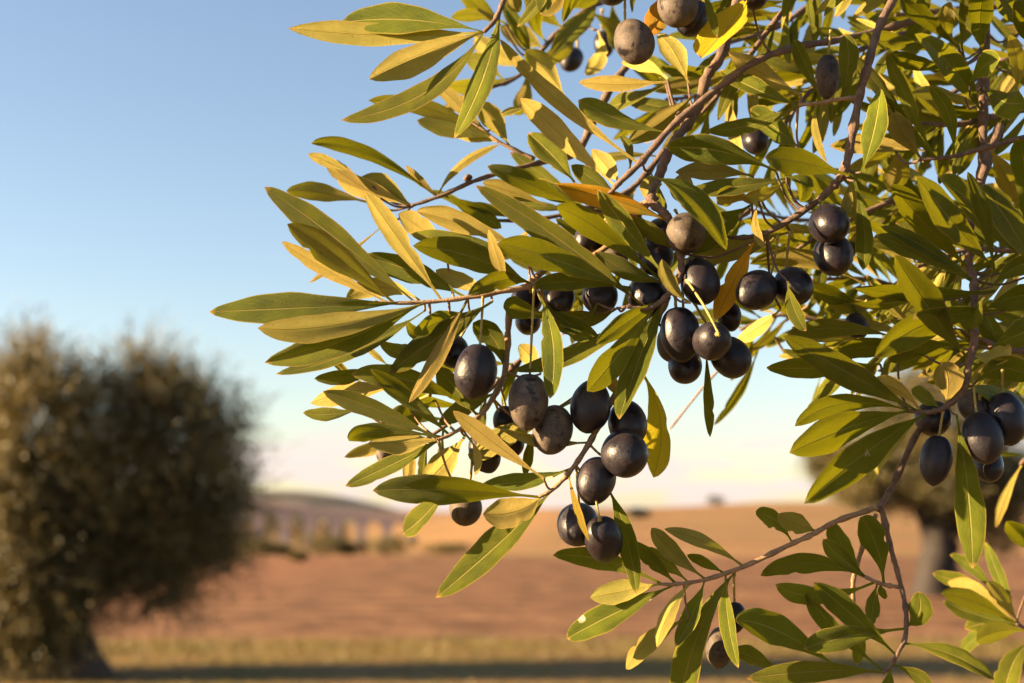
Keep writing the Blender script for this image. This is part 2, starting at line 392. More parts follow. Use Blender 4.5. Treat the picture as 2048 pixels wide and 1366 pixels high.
def crown_mesh(name, lobes, n_shoots, per, leaf, shoot, seed, up=.45):
    """lobes: (x, y, z, rx, ry, rz) about the base; long leafy shoots start inside each lobe and run outwards and up"""
    rs = np.random.RandomState(seed); LB = np.array(lobes, float)
    wts = (LB[:, 3] * LB[:, 4] + LB[:, 3] * LB[:, 5]); wts /= wts.sum()
    li = rs.choice(len(LB), n_shoots, p=wts)
    d = rs.normal(size=(n_shoots, 3)); d /= np.linalg.norm(d, axis=1)[:, None]
    rad = rs.uniform(.12, 1, n_shoots) ** .42 * rs.uniform(.78, 1.02, n_shoots)
    org = LB[li, :3] + d * LB[li, 3:] * rad[:, None]
    dr = d * .7 + rs.normal(size=(n_shoots, 3)) * .33; dr[:, 2] += up; dr /= np.linalg.norm(dr, axis=1)[:, None]
    Ls = shoot * rs.uniform(.45, 1.25, n_shoots)
    s = np.tile(np.linspace(0, 1, per), n_shoots); k = np.repeat(np.arange(n_shoots), per)
    p = org[k] + dr[k] * (Ls[k] * s)[:, None]; p[:, 2] -= .12 * Ls[k] * s * s
    N = len(p)
    ld = dr[k] * .7 + rs.normal(size=(N, 3)) * .75; ld /= np.linalg.norm(ld, axis=1)[:, None]
    wd = np.cross(ld, rs.normal(size=(N, 3))); wd /= np.linalg.norm(wd, axis=1)[:, None]
    L = leaf * rs.uniform(.6, 1.25, N) * (1.1 - .4 * s); w = L * .2
    a = p; b = p + ld * (L * .5)[:, None] + wd * w[:, None]; c = p + ld * L[:, None]; e = p + ld * (L * .5)[:, None] - wd * w[:, None]
    V = np.stack([a, b, c, e], 1).reshape(-1, 3); V[:, 2] = np.maximum(V[:, 2], .01)
    me = bpy.data.meshes.new(name); me.vertices.add(4 * N); me.vertices.foreach_set('co', V.ravel())
    me.loops.add(4 * N); me.loops.foreach_set('vertex_index', np.arange(4 * N)); me.polygons.add(N)
    me.polygons.foreach_set('loop_start', np.arange(0, 4 * N, 4)); me.polygons.foreach_set('loop_total', np.full(N, 4)); me.update(calc_edges=True); return me
def trunk_mesh(name, limbs, seed, bump=.16):
    rng = random.Random(seed); V, F = [], []
    for pts in limbs: tube(V, F, catmull([(Vector(p[:3]), p[3]) for p in pts], 5), 12, bump, 0, rng)
    return mesh_from(name, V, F)
def on_ground(px, py_, d): 
    x = (px - 1024) / FOC * d; return Vector((x, d, float(ground_z(x, d))))
def plant(name, label, cat, base, lobes, n, per, leaf, shoot, seed, fol, trunk=None, group=None, up=.45, bark_m=None):
    root = link(name, None, None, None, base); tag(root, label, cat, group)
    if trunk: link('trunk', trunk_mesh('trunk', trunk, seed), root, bark_m or TBARK)
    link('crown' if trunk else 'foliage', crown_mesh('foliage', lobes, n, per, leaf, shoot, seed, up), root, fol)
    if not trunk:
        rng = random.Random(seed); w = max(l[3] for l in lobes)
        link('stem', trunk_mesh('stem', [[(0, 0, -.05, .06), (rng.uniform(-.3, .3) * w, .1, lobes[0][2] * .6, .04), (rng.uniform(-.6, .6) * w, 0, lobes[0][2] * 1.2, .015)] for _ in range(3)], seed), root, TBARK)
    return root
TBARK = bark('old_olive_bark', (.032, .018, .013), (.07, .038, .025), (.02, .012, .01))
DBARK = bark('painted_shade_bark', (.004, .0028, .002), (.013, .007, .005), (.018, .010, .007))  # near-black colour stands in for the crown's shade on the second trunk
TREE_D = 14.6; S = TREE_D / FOC
def lobe(px, py, rx, ry, dy=0, rd=None, D=TREE_D, bx=150):
    s = D / FOC; rx *= .9; ry *= .9
    return ((px - bx) * s, dy, 1.5 + (1050 - py) * s, rx * s, (rd or (rx + ry) / 2) * s, ry * s)
tb = on_ground(150, 0, TREE_D)
lob = [lobe(100, 860, 90, 120, -.45), lobe(35, 1010, 90, 130, -.4), lobe(225, 985, 105, 140, .1), lobe(355, 870, 90, 110, .05), lobe(405, 970, 70, 110, .25), lobe(140, 1010, 90, 110, -.1),
       lobe(345, 1060, 90, 100, .3), lobe(285, 800, 42, 70, .1), lobe(25, 1220, 85, 100, -.2), lobe(110, 1140, 75, 120, -.3), lobe(295, 1160, 30, 60, .2), lobe(-110, 930, 130, 190, .2), lobe(-120, 1150, 130, 150, .1),
       lobe(400, 1085, 70, 75, .3), lobe(335, 1165, 55, 70, .25), lobe(150, 810, 40, 60, -.1), lobe(205, 800, 36, 52, .15), lobe(310, 790, 45, 55, .1), lobe(60, 1290, 70, 50, -.2), lobe(230, 1090, 70, 70, .1), lobe(180, 1190, 50, 60, -.1), lobe(110, 1280, 50, 45, -.2), lobe(60, 770, 45, 60, -.2), lobe(160, 1225, 45, 55, -.3), lobe(230, 1150, 45, 50, .1), lobe(450, 900, 25, 60, .2), lobe(75, 730, 22, 45, -.2), lobe(262, 735, 16, 45, .1), lobe(330, 775, 16, 38, .1), lobe(405, 810, 14, 40, .1), lobe(465, 850, 12, 30, .2), lobe(480, 1000, 14, 50, .2)]
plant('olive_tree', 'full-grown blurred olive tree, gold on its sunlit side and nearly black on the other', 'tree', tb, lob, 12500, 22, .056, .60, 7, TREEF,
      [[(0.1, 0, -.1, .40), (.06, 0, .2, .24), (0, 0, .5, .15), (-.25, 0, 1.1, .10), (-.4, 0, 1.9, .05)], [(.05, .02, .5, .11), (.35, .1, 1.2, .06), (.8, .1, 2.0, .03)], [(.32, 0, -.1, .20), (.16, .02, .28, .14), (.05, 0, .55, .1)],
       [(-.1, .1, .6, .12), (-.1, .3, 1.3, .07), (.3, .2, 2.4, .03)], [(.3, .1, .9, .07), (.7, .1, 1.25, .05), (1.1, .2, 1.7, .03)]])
# the second old tree, behind the low branch
D2 = 31.0
t2 = on_ground(1868, 0, D2)
lob2 = [lobe(1850, 930, 160, 70, 0, 200, D2, 1868), lobe(1710, 940, 90, 55, .2, 120, D2, 1868), lobe(2000, 960, 110, 70, .2, 140, D2, 1868), lobe(1900, 830, 200, 110, .3, 220, D2, 1868), lobe(1990, 1060, 60, 60, .4, 60, D2, 1868), lobe(1720, 985, 80, 35, -.5, 90, D2, 1868), lobe(1850, 985, 90, 35, -1.2, 70, D2, 1868), lobe(1695, 950, 60, 55, -.3, 70, D2, 1868), lobe(1960, 1005, 100, 60, -.2, 90, D2, 1868), lobe(1760, 925, 70, 60, .1, 80, D2, 1868), lobe(1665, 930, 50, 50, .1, 60, D2, 1868), lobe(1800, 990, 80, 40, .3, 80, D2, 1868)]
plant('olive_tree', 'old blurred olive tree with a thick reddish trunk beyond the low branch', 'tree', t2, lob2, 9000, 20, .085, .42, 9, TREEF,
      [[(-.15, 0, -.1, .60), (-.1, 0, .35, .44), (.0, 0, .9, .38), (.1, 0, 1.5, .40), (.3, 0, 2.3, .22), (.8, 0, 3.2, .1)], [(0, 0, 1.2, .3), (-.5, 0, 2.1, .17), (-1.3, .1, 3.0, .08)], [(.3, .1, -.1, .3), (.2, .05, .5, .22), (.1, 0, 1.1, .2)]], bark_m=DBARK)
# bushes along the far edge of the field
def bush(px, d, w, h, seed, label, fol=None, name='bush', group='bushes along the far edge of the field', n=260, leaf=.13):
    b = on_ground(px, 0, d); rng = random.Random(seed); h = h * (.66 if d < 100 else .62 if d < 400 else 1)
    lb = [(rng.uniform(-.55, .55) * w, rng.uniform(-.3, .3) * w, h * rng.uniform(.35, .62), w * rng.uniform(.42, .6), w * .5, h * rng.uniform(.36, .5)) for _ in range(4)] + [(0, 0, h * .45, w * .8, w * .6, h * .45)]
    return plant(name, label, 'bush', b, lb, n, 12, leaf, h * .3, seed, fol or BUSHF, None, group)
bush(510, 70, 1.15, 1.25, 1, 'low golden bush nearest the big dark tree, at the far field edge')
bush(565, 71, 1.1, .9, 11, 'small golden bush between the nearest bush and the tallest one')
bush(640, 72, 1.5, 1.75, 2, 'tallest golden bush with a dark shaded side, under the middle arches')
bush(705, 73, 1.0, 1.1, 3, 'narrow yellow bush between two dark-sided bushes')
bush(780, 72, 1.5, 1.45, 4, 'wide reddish bush below the last arches of the viaduct')
bush(885, 75, 1.7, .85, 5, 'flat green bush at the foot of the golden hill')
bush(600, 60, .5, .55, 12, 'tiny grey bush standing out in the ploughed field')
for px, d, w, h, sd, lb in [(548, 428, 4.6, 13.5, 21, 'tall dark tree in the valley seen through the first clear arch'), (604, 432, 4.6, 11.5, 22, 'dark broad tree in the valley seen through the second clear arch'), (470, 300, 5, 7, 23, 'dark tree in the valley close behind the big olive tree'),
                        (672, 428, 3.8, 8.5, 24, 'small dark tree in the valley between two piers')]:
    bush(px, d, w, h, sd, lb, DARKF, 'shrub', 'dark trees around the foot of the viaduct', 240, .7)
for px, d, w, h, sd, lb in [(1277, 330, 2.6, 3.2, 31, 'dark lone bush on the golden slope under the lowest olives'), (1430, 700, 5.2, 5, 32, 'round dark bush on the crest of the golden hill'),
                       ]:
    bush(px, d, w, h, sd, lb, DARKF, 'shrub', 'dark bushes on the golden hill', 200, .6)

# ------------------------------------------------------------------ viaduct
M = Mat('pale_viaduct_stone'); geo = M.n('ShaderNodeNewGeometry')
M.l(M.mix(M.noise(.35, 5, geo.outputs['Position']), (.34, .27, .25), (.46, .37, .33)), M.b.inputs['Base Color']); M.b.inputs['Roughness'].default_value = .9; STONE = M.m
def viaduct():
    p0 = np.array(((470 - 1024) / FOC * 400, 400.0)); p1 = np.array(((826 - 1024) / FOC * 404, 404.0))
    L = float(np.hypot(*(p1 - p0))); ux = (p1 - p0) / L; nbay = 7; bay = L / nbay; pw = 2.6; depth = 5.2; top0, top1 = 8.9, 4.0
    org = Vector((p0[0], p0[1], 0)); ang = math.atan2(ux[1], ux[0])
    root = link('viaduct', None, None, None, org); root.rotation_euler = (0, 0, ang); tag(root, 'pale stone viaduct with a row of round arches in the valley', 'viaduct')
    top = lambda s: top0 + (top1 - top0) * s / L
    def prism(name, poly, y0, y1):
        n = len(poly); V = [(x, y0, z) for x, z in poly] + [(x, y1, z) for x, z in poly]
        F = [tuple(range(n)), tuple(range(2 * n - 1, n - 1, -1))] + [(i, n + i, n + (i + 1) % n, (i + 1) % n) for i in range(n)]
        return link(name, mesh_from(name, V, F, False), root, STONE)
    for k in range(nbay + 1):
        s = k * bay; gz = float(ground_z(org.x + ux[0] * s, org.y + ux[1] * s)) - 1
        z1 = top(s) - 1.2
        prism('pier', [(s - pw * .6, gz), (s + pw * .6, gz), (s + pw / 2, z1 - 4.2), (s - pw / 2, z1 - 4.2)], -depth / 2, depth / 2)
    for k in range(nbay):
        a, b = k * bay, (k + 1) * bay; za, zb = top(a) - 1.2, top(b) - 1.2; r = (bay - pw) / 2; cx = (a + b) / 2; cz = (za + zb) / 2 - 4.2
        hgt = 3.3
        arc = [(cx - r * math.cos(t), cz + hgt * math.sin(t)) for t in np.linspace(0, math.pi, 17)]
        poly = [(a + .0015, za - 4.2), *arc, (b - .0015, zb - 4.2), (b - .0015, zb), (a + .0015, za)]
        V = []; F = []; n = len(arc)
        # strips between the arch ring and the deck line, front and back, and the vault
        up = [(a + .0015 + (b - a - .003) * i / (n - 1), za + (zb - za) * i / (n - 1)) for i in range(n)]
        up[0] = (a + .0015, za); 
        for y in (-depth / 2 + .12, depth / 2 - .12):
            o = len(V); V += [(x, y, z) for x, z in arc] + [(x, y, z) for x, z in up] + [(a + .0015, y, arc[0][1]), (b - .0015, y, arc[-1][1])]
            for i in range(n - 1): F.append((o + i, o + i + 1, o + n + i + 1, o + n + i))
            F.append((o + 2 * n, o, o + n)); F.append((o + n - 1, o + 2 * n + 1, o + 2 * n - 1))
        h = len(V) // 2
        for i in range(n - 1): F.append((i, h + i, h + i + 1, i + 1)); F.append((n + i, n + i + 1, h + n + i + 1, h + n + i))
        link('arch', mesh_from('arch', V, F, False), root, STONE)
    prism('parapet', [(-pw, top(0) - 1.197), (L + pw, top(L) - 1.197), (L + pw, top(L)), (-pw, top(0))], -depth / 2 - .25, depth / 2 + .25)
viaduct()
# ------------------------------------------------------------------ grass at the field edge
def grass():
    rs = np.random.RandomState(12); N = 26000
    x = rs.uniform(-7, 8, N); y = rs.uniform(12.5, 18.9, N); keep = rs.uniform(size=N) < np.where(y > 16.4, 1, .45); x, y = x[keep], y[keep]; N = len(x)
    z = ground_z(x, y); h = rs.uniform(.03, .10, N) * np.where(y > 16.4, 1.15, .7); a = rs.uniform(0, 6.28, N); w = .006
    lx = rs.normal(size=N) * .35 * h; ly = rs.normal(size=N) * .35 * h
    V = np.stack([np.stack([x - np.cos(a) * w, y - np.sin(a) * w, z], -1), np.stack([x + np.cos(a) * w, y + np.sin(a) * w, z], -1), np.stack([x + lx, y + ly, z + h], -1)], 1).reshape(-1, 3)
    me = bpy.data.meshes.new('grass'); me.vertices.add(3 * N); me.vertices.foreach_set('co', V.ravel()); me.loops.add(3 * N); me.loops.foreach_set('vertex_index', np.arange(3 * N)); me.polygons.add(N)
    me.polygons.foreach_set('loop_start', np.arange(0, 3 * N, 3)); me.polygons.foreach_set('loop_total', np.full(N, 3)); me.update(calc_edges=True)
    o = link('grass', me, None, foliage_mat('dry_grass', (.085, .072, .014), (.20, .15, .035), (.16, .12, .02), .3)); tag(o, None, None, None, 'stuff')
grass()
# ------------------------------------------------------------------ the olive branches in front
# leaf rows: side, width, base x y, middle x y, tip x y, depth (mm), turn towards the sun (degrees)[, widest point]
branch('leaf tuft with five large leaves at the top edge beside clear blue sky',
    [(1020, -40, 2, 7), (1006, 5, 1, 6.5), (990, 40, 0, 6), (968, 64, 0, 5)], '''
u 66 966 66 820 40 684 45 8 18
d 54 964 68 800 70 576 57 4 14 .72
d 66 966 66 850 108 738 158 -6 12 .6
u 50 966 70 850 185 682 240 -2 32 .5
u 54 1003 14 968 150 909 276 -12 24 .6
d 34 1030 -30 1025 0 1040 24 8 20
u 36 1090 -40 1092 -5 1078 24 4 25
d 40 1120 -40 1112 0 1080 28 12 15
''', seed=3)

thin = branch('thin bare-barked branch behind the sharp leaves, with dark and tan leaves spreading over blue sky',
    [(1262, 120, 95, 9), (1217, 185, 90, 9), (1187, 241, 88, 10), (1150, 305, 84, 9), (1060, 330, 66, 6), (960, 358, 60, 5.5), (880, 392, 60, 5), (822, 412, 60, 4)], '''
u 36 872 384 735 308 623 287 60 -18
d 26 745 372 668 330 616 309 64 10
d 38 760 396 690 352 653 324 57 22
d 42 740 406 650 386 573 382 55 -4
d 50 812 412 735 380 675 362 59 24
d 50 820 412 772 376 720 357 63 12
d 20 874 384 840 362 811 332 58 35
d 20 876 398 920 330 998 289 62 36
u 40 886 390 945 420 1003 456 63 -12
d 14 780 440 690 512 618 566 42 30
''', twigs=[([(1070, 318, 68, 5), (998, 284, 68, 4.5), (960, 256, 70, 4), (940, 240, 70, 3)], '''
d 38 990 278 860 218 737 201 66 -14
u 44 985 280 910 258 834 241 74 12
d 50 1022 292 990 246 958 207 62 16
d 34 985 272 915 208 866 161 70 24
d 34 1010 284 950 270 905 268 80 10
d 18 990 240 1015 225 1045 217 76 18
''')], seed=5)

for bx, by in ((928, 364), (1075, 312), (985, 346)):
    V, F = [], []; a = P(bx, by - 4, 61) - P(1262, 120, 95); tube(V, F, [(a + Vector((k * .0009, 0, k * .0004)), .0007 + .0011 * math.sin(k / 4 * math.pi)) for k in range(5)], 8, .3)
    link('bud', mesh_from('bud', V, F), thin, BARK)
branch('front branch at the centre carrying the long sharp leaves and most of the black olives',
    [(1520, -60, 30, 13), (1480, -10, 26, 12), (1441, 112, 22, 12), (1414, 153, 20, 12), (1392, 222, 16, 12), (1345, 290, 12, 11), (1318, 353, 8, 11), (1303, 398, 4, 12),
     (1324, 423, 2, 11), (1342, 446, 1, 10), (1360, 505, 0, 9), (1360, 549, 0, 8), (1336, 590, 0, 7), (1297, 617, -2, 6), (1252, 613, -3, 4)], '''
u 58 1292 607 1120 480 952 371 -8 16 .5
u 66 1262 583 1118 522 994 487 -2 -14
u 40 1262 576 1150 564 1067 572 3 -8
u 58 1322 560 1200 462 1113 414 1 -18
u 42 1330 566 1262 545 1190 505 0 -10
u 50 1322 541 1256 461 1196 379 -6 14
u 36 1363 505 1312 470 1252 434 -3 10
o 46 1335 448 1215 396 1074 370 0 22 .5
u 46 1157 412 1064 370 975 332 3 -14
d 40 1092 410 1025 384 966 366 6 36
u 40 1166 414 1105 388 1058 370 5 42
d 34 1380 606 1342 570 1324 519 -14 18
u 40 1298 625 1164 703 1026 742 -18 40 .5
u 60 1334 603 1280 715 1238 838 -20 26 .56
u 60 1323 614 1240 705 1174 782 -9 -18
u 44 1330 600 1260 640 1192 688 -3 -16
u 44 1195 606 1150 652 1092 610 8 -6
u 34 1235 615 1185 636 1125 626 20 6
o 50 1508 482 1470 558 1430 640 4 8
d 46 1324 405 1300 380 1304 352 8 30
u 36 1336 430 1385 470 1450 490 12 -10
''', twigs=[
 ([(1300, 400, 4, 9), (1240, 470, 10, 8), (1160, 530, 10, 7.5), (1070, 568, 3, 7), (1010, 582, 0, 6.5), (900, 600, 0, 5.5), (800, 606, 0, 4.5), (748, 604, 0, 4)], '''
u 68 822 610 600 616 419 624 0 4 .58
d 62 862 610 674 648 516 656 -30 22 .6
u 68 850 612 690 680 530 725 2 -2 .55
u 42 850 622 700 706 553 748 7 38 .45
u 62 830 598 668 474 529 374 2 16 .52
d 62 788 603 676 516 575 448 -26 18 .6
d 36 775 604 646 536 563 484 9 46 .5
d 48 884 600 803 488 729 382 -6 26 .62
u 56 930 588 830 545 722 512 12 6
d 46 842 603 768 574 692 597 9 14
u 66 1060 556 945 514 826 492 4 -18 .5
d 50 1050 500 930 450 833 423 -2 24 .62
u 44 1054 520 930 488 822 468 9 4
d 50 892 500 848 462 797 427 18 30
u 42 1065 565 1005 560 936 590 -3 -8 .6
d 30 1014 584 996 519 977 459 -9 40
d 40 985 592 925 566 872 540 8 34
u 62 985 603 880 672 778 745 -5 20 .58
d 36 939 605 882 698 818 805 -15 28 .62
u 50 1110 640 1042 620 1007 616 6 -16
u 48 1090 612 1148 652 1200 680 8 4
u 50 1078 582 1106 690 1100 797 -5 16 .55
u 46 940 625 885 640 826 668 9 -18
u 30 900 640 850 672 812 640 10 40
u 34 862 660 812 706 761 682 12 34
'''),
 ([(1302, 402, 8, 9), (1210, 450, 20, 8), (1090, 540, 24, 8), (1025, 600, 22, 8), (1017, 650, 20, 8), (1010, 742, 16, 7), (985, 797, 10, 6.5), (955, 835, 6, 5.5), (903, 868, 2, 4.5), (876, 879, 0, 4)], '''
u 46 876 874 755 820 646 783 4 6
d 52 876 879 807 884 737 886 0 10 .55
u 40 900 876 794 924 691 972 -5 18
u 40 884 868 755 862 698 882 12 -14
u 40 898 868 824 804 741 738 4 -4
u 56 930 806 815 760 703 749 13 -18
d 48 795 778 703 782 621 806 14 34
u 30 720 818 660 828 606 825 20 -10
u 34 765 732 700 752 629 757 18 -8
d 18 724 766 690 742 658 712 18 20
d 14 780 734 752 712 728 692 20 30
u 48 955 832 914 780 876 734 10 30
u 54 1012 742 988 680 946 645 12 26
u 44 1000 792 936 812 876 850 15 24
d 40 1082 748 1062 716 1038 690 30 20
d 58 930 872 893 920 846 968 12 32
d 20 938 876 955 912 950 950 3 22
d 28 832 868 820 920 815 978 28 26
u 20 856 872 848 920 842 970 30 34
u 24 1070 850 1058 905 1050 952 16 -14
u 50 905 962 850 1030 806 1066 12 38
u 60 870 800 820 830 760 850 16 -14
'''),
 ([(1336, 592, 2, 8), (1290, 690, 8, 7.5), (1235, 780, 8, 7.5), (1190, 866, 4, 7), (1150, 930, 1, 6.5), (1110, 975, 0, 5.5), (1078, 994, 0, 4)], '''
u 68 1073 993 894 980 746 981 0 -8 .58
u 40 1137 930 1055 962 965 968 6 6
d 70 1088 994 1036 1020 966 1028 -7 14 .62
u 68 1112 973 1000 1085 872 1195 -2 22 .56
d 40 1087 956 985 884 906 822 -11 24 .58
d 26 1168 878 1085 880 992 852 -13 52 .5
d 56 1150 800 1010 872 936 908 8 36
u 44 1215 975 1252 1067 1273 1189 -2 18 .55
e 16 1140 948 1152 1010 1178 1082 -9 30
y 62 1285 745 1322 850 1306 955 26 40 .66
d 26 1246 800 1228 775 1213 742 -3 16
u 22 1411 690 1417 780 1420 874 -3 24
'''),
], seed=11)

branch('arching branch with a curled leaf, crossing in front of the sky at the top',
    [(1830, 40, 30, 9), (1757, 62, 26, 8.5), (1678, 80, 20, 8.5), (1590, 95, 12, 8.5), (1504, 127, 6, 8.5), (1400, 205, 0, 8.5), (1345, 252, -2, 8.5), (1284, 322, -4, 8), (1238, 366, -4, 7), (1226, 380, -4, 5)], '''
d 36 1274 323 1098 186 1000 79 -3 22 .45
d 52 1230 372 1126 274 1040 197 2 18 .62
u 46 1335 266 1240 240 1157 200 -4 34 .72
u 58 1150 366 1107 314 1057 267 52 -20
u 40 1238 392 1190 362 1143 330 40 -16
d 46 1246 370 1215 335 1184 299 40 4
d 52 1389 189 1328 240 1256 285 34 -8
d 36 1335 163 1240 168 1158 164 70 -14
u 34 1332 168 1265 200 1213 214 74 34
d 34 1335 158 1290 130 1243 126 72 4
d 50 1376 167 1352 112 1318 66 60 -20
d 54 1132 197 1090 140 1050 102 64 8
u 20 1262 350 1258 300 1240 270 30 -20
o 52 1340 -40 1322 20 1294 70 12 30
y 74 1500 -14 1458 52 1402 116 -12 44 .6
u 20 1402 -30 1420 20 1434 74 -8 10
u 22 1300 340 1320 390 1330 440 16 40
''', seed=21)

branch('branch running down past the two glossy hanging olives, with broad half-shaded leaves',
    [(1810, -50, 10, 10), (1786, 0, 6, 10), (1757, 57, 4, 10), (1735, 133, 0, 10), (1716, 206, 0, 10), (1697, 310, 0, 10), (1685, 345, 0, 11), (1669, 370, 2, 9), (1621, 412, 4, 8), (1533, 466, 6, 6.5), (1463, 476, 10, 5)], '''
u 54 1723 345 1748 260 1761 176 -6 22 .5
u 66 1552 342 1440 302 1332 296 -4 12 .66
u 62 1700 351 1606 326 1530 314 -5 -8 .62
u 40 1571 357 1480 372 1372 382 -7 18
d 44 1505 352 1430 342 1350 344 4 34
d 56 1390 420 1360 380 1378 344 8 30
u 56 1302 353 1385 400 1453 500 -8 34 .45
u 66 1504 409 1440 452 1376 506 5 -10
d 46 1503 407 1466 392 1434 408 -6 30 .66
d 34 1572 362 1530 386 1484 398 2 -10
u 40 1572 354 1602 366 1600 404 -11 36 .5
d 20 1517 403 1510 450 1527 495 -8 20
u 38 1709 362 1728 455 1726 540 -7 8 .64
d 26 1700 356 1694 400 1680 440 2 28
d 34 1704 360 1705 400 1712 440 4 -8
d 46 1583 463 1495 492 1402 522 10 36
u 34 1576 564 1586 612 1612 662 -13 26 .62
d 46 1730 570 1610 520 1500 528 30 30
u 40 1722 604 1670 592 1612 566 35 -16
d 34 1760 610 1700 614 1652 596 38 -10
d 34 1561 618 1520 652 1470 682 40 30
''', twigs=[([(1716, 195, 0, 6), (1682, 198, 0, 5), (1640, 206, 2, 5), (1596, 210, 4, 4)], '''
u 36 1602 214 1508 248 1413 262 8 14
u 40 1592 206 1514 180 1440 140 22 30
d 46 1602 190 1530 150 1457 105 26 -12
u 58 1598 296 1552 256 1500 218 26 36 .64
u 32 1644 203 1614 135 1588 79 -3 22
u 46 1682 196 1696 130 1690 66 -5 12 .6
d 18 1634 206 1630 262 1653 324 -4 30
''')], seed=31)

branch('long branch down the shaded side, with dark leaves above the cluster of five dusty olives',
    [(2000, 250, 30, 11), (1950, 400, 22, 10), (1938, 520, 10, 9.5), (1947, 560, 6, 9), (1949, 646, 2, 9.5), (1947, 690, 0, 9.5), (1938, 725, 0, 9), (1930, 770, 0, 8.5), (1910, 798, 0, 8), (1884, 817, 0, 7), (1857, 824, 0, 6), (1816, 822, 0, 4)], '''
u 64 1838 815 1690 742 1567 672 -5 4 .5
u 50 1760 728 1640 736 1533 735 6 -12
u 42 1795 676 1680 656 1575 668 12 18
u 46 1850 712 1750 694 1660 706 8 -18
u 64 2012 621 1868 640 1749 715 -3 -16 .6
u 70 1932 719 1852 608 1789 510 -14 2 .54
u 40 1990 582 1845 588 1708 575 0 -16
u 28 1850 588 1780 606 1708 606 2 -20
u 60 1936 544 1850 448 1783 368 -3 10 .6
u 66 1987 535 1906 446 1833 352 1 -14
u 34 1989 547 1968 436 1935 344 -9 12
u 66 2045 525 1966 430 1878 352 6 -18
u 64 2075 545 2020 450 1962 368 4 -20
u 36 1938 562 1852 496 1761 453 4 -12
u 40 1936 566 1848 510 1752 472 -2 -12
u 46 1985 572 2030 535 2080 520 -2 10
u 56 1966 622 2020 595 2085 590 -3 -16
u 30 1968 594 1952 624 1949 659 -11 26 .66
u 42 1912 690 1840 694 1775 720 8 -14
u 62 1985 692 2030 672 2085 650 -4 -10
d 40 1950 712 1985 712 2020 690 4 30
u 44 1826 812 1690 806 1590 852 -1 -2 .58
u 72 1816 826 1704 852 1579 905 -6 -2 .66
u 72 1858 834 1735 902 1608 1007 -9 2 .58
d 34 1858 838 1780 886 1737 972 -5 40 .5
d 42 1843 817 1790 776 1736 774 -11 24 .66
u 34 1880 812 1850 796 1822 780 2 -16
d 64 1888 815 1896 768 1884 724 -3 18
u 66 1913 830 1936 985 1945 1137 -13 18 .6
u 60 1947 771 2000 736 2075 760 -4 -8
u 36 1945 690 1930 640 1900 600 8 -18
u 44 1930 770 1990 790 2060 810 14 -20
''', seed=41, shade=24)

branch('low branch with short leaves in front of the ploughed field',
    [(1870, 826, 14, 8), (1832, 870, 12, 8), (1788, 966, 6, 7.5), (1760, 1014, 2, 8), (1764, 1022, 2, 7.5), (1782, 1098, 2, 6.5), (1797, 1153, 2, 6), (1811, 1215, 0, 6), (1811, 1271, -2, 6), (1797, 1303, -4, 5.5), (1780, 1334, -4, 5), (1764, 1344, -4, 4)], '''
u 56 1807 1253 1838 1226 1836 1183 -4 14 .55
u 56 1800 1257 1690 1274 1609 1298 -2 -8 .66
u 54 1785 1306 1712 1236 1627 1165 -8 4
u 38 1764 1338 1664 1250 1611 1184 -12 26
u 50 1759 1340 1640 1342 1493 1357 -6 6
u 42 1811 1290 1900 1308 1988 1360 -8 26
u 34 1795 1335 1836 1352 1862 1385 -6 30
u 34 1780 1336 1775 1370 1755 1410 0 -20
''', twigs=[
 ([(1760, 1014, 2, 7), (1741, 1019, 2, 7), (1674, 1042, 2, 6.5), (1624, 1069, 0, 6.5), (1580, 1089, 0, 6), (1490, 1132, 0, 6), (1411, 1159, 0, 5), (1352, 1168, 0, 4.5), (1318, 1168, 0, 3.5)], '''
u 46 1323 1168 1212 1122 1106 1110 6 2
d 52 1320 1168 1244 1182 1180 1195 0 8 .55
u 62 1355 1174 1226 1228 1134 1277 -3 12
d 34 1385 1171 1338 1224 1314 1294 -7 22
u 42 1411 1165 1386 1228 1352 1292 -2 30
d 46 1378 1234 1300 1282 1252 1338 2 26
u 34 1352 1165 1305 1122 1262 1082 4 -8
u 34 1376 1162 1332 1126 1287 1100 7 34
d 42 1411 1156 1350 1108 1303 1056 0 -14
d 32 1487 1133 1412 1086 1329 1058 0 -18
u 24 1448 1146 1412 1126 1374 1110 4 10
u 36 1455 1154 1456 1240 1477 1335 -7 26
u 60 1481 1140 1400 1260 1352 1440 4 26 .7
u 42 1586 1088 1550 1040 1512 1030 8 20
d 46 1640 1072 1598 1050 1554 1030 2 -12 .6
u 70 1675 1335 1556 1262 1470 1241 2 -16
u 40 1560 1345 1510 1316 1463 1303 7 -18
'''),
 ([(1797, 1174, 2, 5), (1764, 1168, 2, 5), (1729, 1153, 2, 4)], '''
u 46 1732 1153 1690 1102 1664 1042 -1 18
u 40 1735 1155 1685 1118 1646 1078 4 -14
u 62 1770 1156 1752 1088 1721 1034 -3 -6 .64
u 46 1722 1152 1618 1126 1521 1151 -5 -4 .56
u 44 1747 1175 1640 1192 1551 1168 2 -14
u 34 1750 1174 1746 1212 1738 1252 6 28
u 20 1756 1172 1764 1182 1768 1198 6 20
'''),
 ([(1752, 1030, 12, 5), (1729, 1083, 20, 6), (1709, 1148, 22, 6), (1706, 1189, 24, 5), (1708, 1270, 26, 4)], '''
u 30 1706 1240 1720 1280 1712 1330 26 10
'''),
], seed=51)

